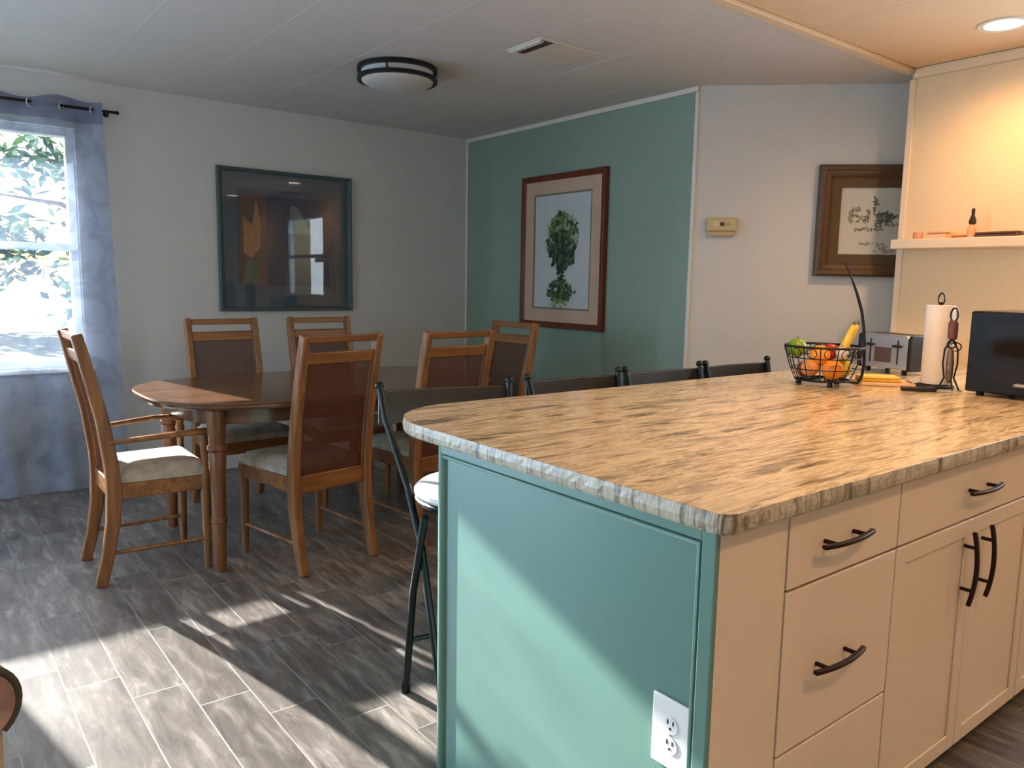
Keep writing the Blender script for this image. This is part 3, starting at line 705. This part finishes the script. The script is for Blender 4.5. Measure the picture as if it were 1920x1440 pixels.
# ------------------------------------------------------------------ bar stools
def make_stool(label, loc, rz):
    e = empty('bar_stool', loc, label, 'stool', rz, )
    # local: +y is the back side (away from the counter), origin at seat centre on the floor
    for s_ in (-1, 1):
        x = s_*.19
        MB().tube([(s_*.165, -.19, .012), (s_*.165, .02, .50), (s_*.175, .12, .66), (s_*.215, .22, .86), (s_*.225, .245, .955)], .0115, 10).lathe([(.014, 0), (.016, .02), (.013, .04)], (s_*.165, -.193, 0), 10).obj('front_leg', darkgreen_m, e)
        MB().tube([(s_*.185, .11, .012), (s_*.185, .04, .36), (s_*.185, -.06, .62)], .0115, 10).lathe([(.015, 0), (.017, .02), (.013, .045)], (s_*.185, .112, 0), 10).obj('rear_leg', darkgreen_m, e)
    MB().tube([(-.165, -.105, .21), (.165, -.105, .21)], .009, 8).obj('footrest', darkgreen_m, e)
    MB().tube([(-.185, .075, .19), (.185, .075, .19)], .008, 8).obj('crossbar', darkgreen_m, e)
    # curved back band
    mb = MB(); n = 14; f_, b_ = [], []
    for i in range(n+1):
        t = i/n*2-1; x = .228*t; y = .248+.028*(1-t*t)
        f_.append((x, y)); b_.append((x, y+.012))
    mb.prism(f_+b_[::-1], .835, .955-.012); mb.obj('back_band', plain('stool_band', (42, 37, 32), .5), e, bevel=.004)
    for s_ in (-1, 1): MB().ball((s_*.226, .247, .962), .015, (1, 1, .9)).obj('finial', darkgreen_m, e)
    MB().lathe([(.150, .630), (.180, .636), (.184, .648), (.180, .653)], seg=36).obj('seat_rim', black_m, e)
    MB().lathe([(.176, .6535), (.186, .664), (.186, .676), (.170, .690), (.12, .698), (.001, .700)], seg=36, cap=False).obj('seat', white_vinyl, e)
    return e
st = make_stool('dark metal bar stool at the rounded counter corner, white seat showing', (1.335, 1.865, 0), math.radians(-12)); st['group'] = 'bar stools along the far side of the counter'
for (x, lb) in ((1.94, 'bar stool behind the counter, second from the rounded corner'), (2.43, 'bar stool behind the counter, second from the fruit basket'), (2.92, 'bar stool behind the counter nearest the fruit basket')):
    dup(st, (x, 1.845, 0), 0, lb)

# ------------------------------------------------------------------ things on the counter
# wire fruit basket with banana hook
BX, BY = 2.776, 1.60
e = empty('wire_fruit_basket', (BX, BY, CT), 'black wire fruit basket with an arched banana hook', 'basket')
def circ(r, z, n=40): return [(r*math.cos(2*PI*i/n), r*math.sin(2*PI*i/n), z) for i in range(n)]
MB().tube(circ(.141, .150), .0045, 8, closed=True).obj('rim', black_m, e)
MB().tube(circ(.098, .022), .004, 8, closed=True).tube(circ(.060, .020), .003, 6, closed=True).obj('base_ring', black_m, e)
mb = MB()
for k in range(14):
    a = 2*PI*k/14; pts = [((.02)*math.cos(a), .02*math.sin(a), .020)]
    for i in range(7):
        t = i/6; r_ = .098+.043*t+.006*math.sin(PI*t); pts.append((r_*math.cos(a), r_*math.sin(a), .021+.131*t))
    mb.tube(pts, .0022, 6)
for z, r_ in ((.065, .118), (.108, .132)): mb.tube(circ(r_, z), .0022, 6, closed=True)
for k in range(14):      # scroll loops under the rim
    a = 2*PI*(k+.5)/14; pts = []
    for i in range(14):
        b = 2*PI*i/14; aa = a+.13*math.cos(b); z = .128+.018*math.sin(b); r_ = .098+.043*(z-.021)/.131+.005
        pts.append((r_*math.cos(aa), r_*math.sin(aa), z))
    mb.tube(pts, .0018, 5, closed=True)
mb.obj('wire_cage', black_m, e)
for k in range(3):
    a = math.radians(-130+120*k); MB().lathe([(.010, 0), (.012, .006), (.006, .022)], (.085*math.cos(a), .085*math.sin(a), 0), 10).obj('foot', black_m, e)
dr = Vector((.600, -.80, 0))   # toward the right in the photo
hk = []; ctrl = [(.0, .128), (.02, .140), (.07, .146), (.155, .142), (.215, .135), (.273, .124), (.335, .104), (.40, .078), (.435, .062), (.455, .050)]
for k in range(28):
    z = .455*k/27
    for (za, oa), (zb, ob) in zip(ctrl, ctrl[1:]):
        if za <= z <= zb+1e-6: off = oa+(ob-oa)*(z-za)/(zb-za)
    hk.append((dr.x*off, dr.y*off, .014+z))
MB().tube([(dr.x*.07, dr.y*.07, .018), (dr.x*.11, dr.y*.11, .015)]+hk, [.0058]*22+[.0055, .005, .0045, .004, .0034, .0028, .0022, .0016], 8).obj('banana_hook', black_m, e)
def fruit(name, label, cat, off, r, c, sc=(1, 1, 1), stem=True, rough=.35, group=None, var=.15):
    f = empty(name, (BX+off[0], BY+off[1], CT+off[2]), label, cat, 0, group)
    MB().ball((0, 0, 0), r, sc, 20, 14).obj('fruit', plain('skin_'+name+'_%d%d%d' % c, c, rough, var=var, scale=18, bump=.1, bscale=200), f)
    if stem: MB().tube([(0, 0, r*sc[2]*.86), (.003, .001, r*sc[2]*1.12)], .0022, 6).obj('stem', plain('stem_brown', (70, 54, 30), .7), f)
R_ = dr; U_ = Vector((-.62, -.79, 0))  # right (along image), toward camera
def at(rr, uu, z): v = R_*rr+U_*uu; return (v.x, v.y, z)
fruit('lime', 'green lime at the left of the fruit basket, above the rim', 'lime', at(-.098, .0, .142), .036, (120, 150, 40))
fruit('orange', 'orange lying high in the middle left of the basket', 'orange', at(-.030, .045, .118), .037, (240, 150, 30), rough=.5)
fruit('orange', 'larger bright orange low in the middle of the basket', 'orange', at(.012, .062, .066), .039, (238, 138, 28), rough=.5)
fruit('peach', 'pale yellow and red peach low left in the basket', 'peach', at(-.062, .045, .070), .034, (214, 140, 80), rough=.6, var=.35)
fruit('plum', 'dark red plum at the bottom left of the basket', 'plum', at(-.052, -.03, .056), .032, (120, 44, 28))
fruit('pear', 'yellow-green pear standing low at the right of the basket', 'pear', at(.066, .022, .072), .029, (186, 172, 50), (1, 1, 1.3))
fruit('apple', 'small red apple just under the rim, centre of the basket', 'apple', at(.028, -.01, .128), .031, (176, 50, 40))
fruit('garlic_bulb', 'whitish garlic bulb near the rim right of centre', 'garlic', at(.040, .062, .132), .022, (222, 214, 210))
ban = plain('banana_skin', (236, 200, 70), .45, var=.12, scale=12)
for i, (rr, lb) in enumerate(((.070, 'left banana rising from the right of the basket'), (.098, 'right banana leaning against the hook in the basket'))):
    f = empty('banana', (BX+R_.x*rr, BY+R_.y*rr, CT+.10), lb, 'banana')
    pts = []; rad = []
    for k in range(13):
        t = k/12; a = -.5+1.55*t
        x = .085*math.sin(a)*(.55 if i else .30)+(.0 if i else .02); z = .060+.085*math.sin(a*1.0)
        pts.append((R_.x*(x-.02)+U_.x*(.02-.03*i), R_.y*(x-.02)+U_.y*(.02-.03*i), z)); rad.append(.0155*max(.25, math.sin(PI*(.08+.86*t))**.6))
    MB().tube(pts, rad, 10).obj('fruit', ban, f)
    p_ = Vector(pts[-1]); MB().tube([p_, p_+Vector((.002, 0, .014))], .0035, 6).obj('stem', plain('banana_tip', (96, 76, 30), .7), f)

# toaster
ta = math.atan2(1.818-1.559, 3.459-3.38)   # front edge direction
e = empty('toaster', (3.500, 1.665, CT), 'chrome toaster with black ends and two lever slots facing the room', 'toaster', ta-PI)
# local: +x = along the front (to the photo's right), -y ... the front faces local +y? build front at y=-.085
def rounded(w, h, r, z0):
    return [(x, z) for x, z in (arc((w/2-r, z0+h-r), r, 0, PI/2, 6)+arc((-w/2+r, z0+h-r), r, PI/2, PI, 6)+arc((-w/2+r*.5, z0+r*.5), r*.5, PI, 1.5*PI, 3)+arc((w/2-r*.5, z0+r*.5), r*.5, 1.5*PI, 2*PI, 3))]
mb = MB(); mb.prism(rounded(.255, .150, .022, .022), -.08, .08, axis='y'); mb.obj('body', chrome, e, bevel=.004)
for s_ in (-1, 1):
    mb = MB(); mb.prism(rounded(.17, .156, .022, .018), s_*.1275, s_*.146, axis='x'); mb.obj('end_cap', plain('toaster_black', (20, 18, 18), .3), e, bevel=.004)
mb = MB(); mb.box((-.10, -.045, .1715), (.10, -.02, .1735)); mb.box((-.10, .02, .1715), (.10, .045, .1735)); mb.obj('bread_slot', slot_m, e)
for s_ in (-1, 1):
    mb = MB(); mb.box((s_*.075-.003, -.0815, .045), (s_*.075+.003, -.0795, .150)).obj('lever_track', slot_m, e)
    mb = MB(); mb.box((s_*.075-.020, -.098, .118), (s_*.075+.020, -.080, .130)).obj('lever', plain('toaster_black2', (26, 24, 24), .35), e, bevel=.004)
mb = MB(); mb.box((-.05, -.082, .05), (.04, -.080, .115)).obj('front_plate', plain('toaster_plate', (150, 120, 112), .25, metal=.8), e)
for sx in (-.1, .1):
    for sy in (-.06, .06): MB().lathe([(.010, 0), (.012, .018), (.012, .022)], (sx, sy, 0), 10).obj('foot', slot_m, e)
# cutting board with a folded yellow cloth in front of the toaster
cbr = math.atan2(1.28-1.50, .115)
e = empty('cutting_board', (3.0, 1.475, CT), 'pale wooden board lying in front of the toaster', 'cutting board', math.radians(-52))
MB().box((-.105, -.068, 0), (.105, .068, .014)).obj('board', wood('board_wood', (206, 164, 116), (232, 196, 150), .4, 2, 'x'), e, bevel=.004)
MB().tube([(.095, -.03, .0155), (.095, .03, .0155)], .003, 6).obj('groove', plain('board_dark', (120, 84, 54), .6), e)
e = empty('folded_cloth', (2.985, 1.487, CT+.0145), 'folded bright yellow cloth on the pale board beside the basket', 'cloth', math.radians(-50))
yc = plain('yellow_cloth', (226, 178, 60), .9, var=.12, scale=30, bump=.4, bscale=150)
mb = MB(); mb.box((-.075, -.045, 0), (.075, .045, .010)); mb.obj('lower_fold', yc, e, bevel=.004, seg=3)
mb = MB(); mb.box((-.073, -.043, .0105), (.070, .045, .022)); mb.obj('upper_fold', plain('yellow_cloth_pale', (236, 200, 96), .9, var=.1, scale=30), e, bevel=.005, seg=3)
# knife with dark riveted handle
e = empty('kitchen_knife', (2.93, 1.29, CT), 'knife with a dark riveted handle lying in front of the paper towels', 'knife', math.radians(-49))
MB().box((-.075, -.011, .001), (.045, .011, .017)).obj('handle', plain('knife_black', (30, 20, 18), .4), e, bevel=.004)
MB().prism([(.045, -.012), (.11, -.010), (.135, .004), (.045, .010)], .006, .0085).obj('blade', chrome, e, smooth=False)
for x in (-.05, -.015, .02): MB().lathe([(.004, .0172), (.004, .018)], (x, 0, 0), 10).obj('rivet', chrome, e)
# paper towel roll on stand
e = empty('paper_towel_holder', (3.125, 1.335, CT), 'black wire paper towel stand with a loop on top', 'paper towel holder')
MB().lathe([(.068, 0), (.070, .006), (.060, .010), (.004, .011)], seg=32, cap=False).obj('base', black_m, e)
MB().tube([(0, 0, .008), (0, 0, .325)], .005, 8).obj('post', black_m, e)
MB().tube([(R_.x*.011*math.cos(a), R_.y*.011*math.cos(a), .337+.022*math.sin(a)) for a in [2*PI*i/16 for i in range(16)]], .003, 6, closed=True).obj('loop', black_m, e)
e = empty('paper_towel_roll', (3.125, 1.335, CT+.0125), 'tall white roll of paper towels standing on its holder', 'paper towels')
MB().lathe([(.018, 0), (.050, .001), (.050, .300), (.018, .301)], seg=40, cap=False).obj('roll', plain('paper', (238, 228, 214), .9, var=.03, scale=30, bump=.15, bscale=200), e)
MB().lathe([(.0185, .3005), (.0175, .302), (.0175, 0.0)], seg=24, cap=False).obj('core', plain('cardboard', (170, 130, 90), .8), e)
# wrought-iron utensil stand
e = empty('wrought_iron_stand', (3.025, 1.243, CT), 'slender black wrought-iron stand with a brown grip and top loop', 'utensil stand')
def P3(rr, z, uu=0): v = R_*rr+U_*uu; return (v.x, v.y, z)
MB().tube([P3(.012*math.cos(a), .282+.022*math.sin(a)*1.1) for a in [2*PI*i/18 for i in range(18)]], .0032, 6, closed=True).obj('loop', black_m, e)
MB().lathe([(.009, .190), (.016, .196), (.017, .250), (.012, .262)], seg=16).obj('grip', plain('grip_brown', (96, 56, 44), .5, var=.3, scale=50), e)
MB().tube([P3(.014*math.cos(a), .174+.014*math.sin(a)) for a in [2*PI*i/18 for i in range(18)]], .0030, 6, closed=True).obj('ring', black_m, e)
for s_ in (-1, 1):
    MB().tube([P3(s_*.002, .190), P3(s_*.022, .155), P3(s_*.024, .10), P3(s_*.016, .05), P3(s_*.036, .006), P3(s_*.044, .003)], .0032, 6).obj('leg', black_m, e)
MB().tube([P3(0, .160, 0), P3(0, .10, .004), P3(.004, .045, .006), P3(0, .004, .030)], .0032, 6).obj('leg', black_m, e)
MB().lathe([(.004, .03), (.012, .05), (.013, .10), (.008, .155)], seg=14).obj('body', plain('stand_pewter', (120, 104, 82), .4, metal=.6, var=.3, scale=40), e)
mb = MB(); mb.tube([P3(.012+.02*math.cos(-PI/2+a), .165+.016*math.sin(-PI/2+a)) for a in [PI*1.3*i/10 for i in range(11)]], .0025, 6); mb.obj('scroll', black_m, e)
# black microwave
e = empty('microwave_oven', (3.0, 1.175, CT), 'black countertop microwave at the right edge of the counter', 'microwave')
MB().box((.004, -.48, .012), (.36, 0, .300)).obj('case', plain('micro_black', (22, 18, 16), .35), e, bevel=.006)
MB().box((-.012, -.478, .016), (.0035, -.004, .297)).obj('door', plain('micro_door', (18, 15, 14), .12, var=.02, spec=.3), e, bevel=.003)
MB().box((-.0135, -.40, .055), (-.0125, -.07, .262)).obj('door_window', plain('micro_window', (26, 20, 16), .06, var=.02, spec=.3), e, smooth=False)
MB().tube([(-.012, -.16, .05), (-.03, -.17, .052), (-.03, -.44, .052), (-.012, -.45, .05)], .006, 8).obj('handle', chrome, e)
for sx in (.03, .33):
    for sy in (-.44, -.04): MB().lathe([(.012, 0), (.014, .012)], (sx, sy, 0), 10).obj('foot', slot_m, e)

# ------------------------------------------------------------------ upholstered chair at the left edge
e = empty('upholstered_armchair', (-.387, 1.864, 0), 'taupe upholstered chair, only its rolled arm showing at the left edge', 'armchair', math.radians(14))
tau = plain('taupe_fabric', (176, 160, 134), .95, var=.25, scale=10, bump=.4, bscale=250); pk = plain('arm_pattern', (166, 134, 124), .95, var=.45, scale=16, bump=.3, bscale=250)
pip = plain('piping', (74, 66, 54), .9)
AX = .345; AZ = .55
for s_ in (-1, 1):
    mb = MB(); prof = [(s_*(AX+.075*math.cos(a)), AZ+.075*math.sin(a)) for a in [-.9+ (PI+1.5)*i/22 for i in range(23)]]
    prof += [(s_*(AX-.06), .06), (s_*(AX+.035), .06)]
    mb.prism(prof if s_ > 0 else prof[::-1], -.42, .36, axis='y'); a_ = mb.obj('arm', tau, e, bevel=.01, seg=3)
    MB().lathe([(.064, -.431), (.064, -.418)], (s_*AX, 0, AZ), 28, 'y').obj('arm_front', pk, a_)
    MB().tube([(s_*AX+.070*math.cos(a), -.426, AZ+.070*math.sin(a)) for a in [-.9+(PI+1.5)*i/22 for i in range(23)]], .007, 8).obj('piping', pip, a_)
MB().box((-.30, -.38, .10), (.30, .34, .32)).obj('seat_base', tau, e, bevel=.02)
MB().box((-.27, -.40, .325), (.27, .20, .45)).obj('seat_cushion', tau, e, bevel=.04, seg=4)
MB().box((-.29, .20, .33), (.29, .37, .95)).obj('backrest', tau, e, bevel=.05, seg=4)
for sx in (-.33, .33):
    for sy in (-.36, .30): MB().lathe([(.018, 0), (.026, .06)], (sx, sy, 0), 12).obj('leg', oak, e)

# ------------------------------------------------------------------ outdoors
grass = plain('grass', (78, 100, 52), .95, var=.4, scale=.8, bump=.5, bscale=20)
struct(MB().box((-40, 5.6, -.75), (45, 90, -.6)).obj('lawn', grass, smooth=False))
struct(MB().box((-40, 15.0, -.599), (45, 18.5, -.58)).obj('road', plain('road_pink', (150, 112, 102), .9, var=.1, scale=3), smooth=False))
leafm = [sheet('leaf_teal', (44, 80, 72), 0, .4), sheet('leaf_green', (66, 98, 58), 0, .4), sheet('leaf_sage', (92, 122, 104), 0, .4)]
bark = plain('bark', (96, 84, 74), .9, var=.3, scale=20)
def leaves(name, parent, blobs_, size, seed):
    rnd = random.Random(seed); mb = MB()
    for (c, r, n) in blobs_:
        for _ in range(n):
            d = Vector((rnd.gauss(0, 1), rnd.gauss(0, 1), rnd.gauss(0, 1))).normalized()*(rnd.random()**.45)
            p = Vector(c)+Vector((d.x*r[0], d.y*r[1], d.z*r[2])); a = Vector((rnd.gauss(0, 1), rnd.gauss(0, 1), rnd.gauss(0, .6))).normalized()
            b = a.cross(Vector((rnd.gauss(0, 1), rnd.gauss(0, 1), rnd.gauss(0, 1)))).normalized(); s_ = size*rnd.uniform(.6, 1.4)
            mb.mi = rnd.randint(0, 2); mb.quad([p-a*s_, p-b*s_*.35, p+a*s_, p+b*s_*.35])
    return mb.obj(name, leafm, parent, smooth=False)
e = empty('garden_tree', (1.65, 8.6, -.6), 'leafy tree close outside the window', 'tree')
mb = MB(); mb.tube([(0.35, 0, 0), (.28, .05, 1.2), (.10, .0, 2.2), (-.1, 0, 3.0), (-.3, 0, 3.8)], [.10, .08, .065, .05, .03], 10)
for a, z, l in ((2.8, 1.9, .9), (3.3, 2.3, 1.0), (2.6, 2.7, .9), (.4, 2.2, .9), (4.0, 2.9, .9)):
    mb.tube([(.1, 0, z), (.1+l*.5*math.cos(a), l*.5*math.sin(a)*.5, z+.25), (.1+l*math.cos(a), l*math.sin(a)*.5, z+.3)], [.035, .022, .008], 7)
mb.obj('trunk', bark, e)
leaves('foliage', e, [((-.45, 0, 2.95), (.6, .5, .42), 230), ((.2, .1, 3.3), (.9, .6, .7), 300), ((.1, 0, 2.3), (.6, .5, .7), 230), ((-.15, .1, 1.7), (.45, .4, .5), 150), ((-.75, 0, 2.3), (.3, .3, .22), 50)], .075, 5)
for i, (x, y, w, lb) in enumerate(((-.9, 9.4, .55, 'low bush in the garden below the left of the window'), (.35, 8.7, .5, 'low bush in the garden near the foot of the tree'))):
    b = empty('garden_bush', (x, y, -.6), lb, 'bush')
    leaves('foliage', b, [((0, 0, .62), (w, .4, .5), 520)], .06, 11+i)
    MB().tube([(0, 0, 0), (.05, 0, .3), (0, .05, .7)], [.03, .025, .01], 7).obj('stem', bark, b)
for i, (x, y) in enumerate(((-4.5, 30), (1.5, 33))):
    t = empty('distant_tree', (x, y, -.6), ['distant round tree beyond the road, left one of the two', 'distant round tree beyond the road, right one of the two'][i], 'tree')
    leaves('foliage', t, [((0, 0, 2.7), (3.0, 1.6, 1.6), 700)], .28, 31+i)
    MB().tube([(0, 0, 0), (0, 0, 2.4)], [.2, .12], 8).obj('trunk', bark, t)
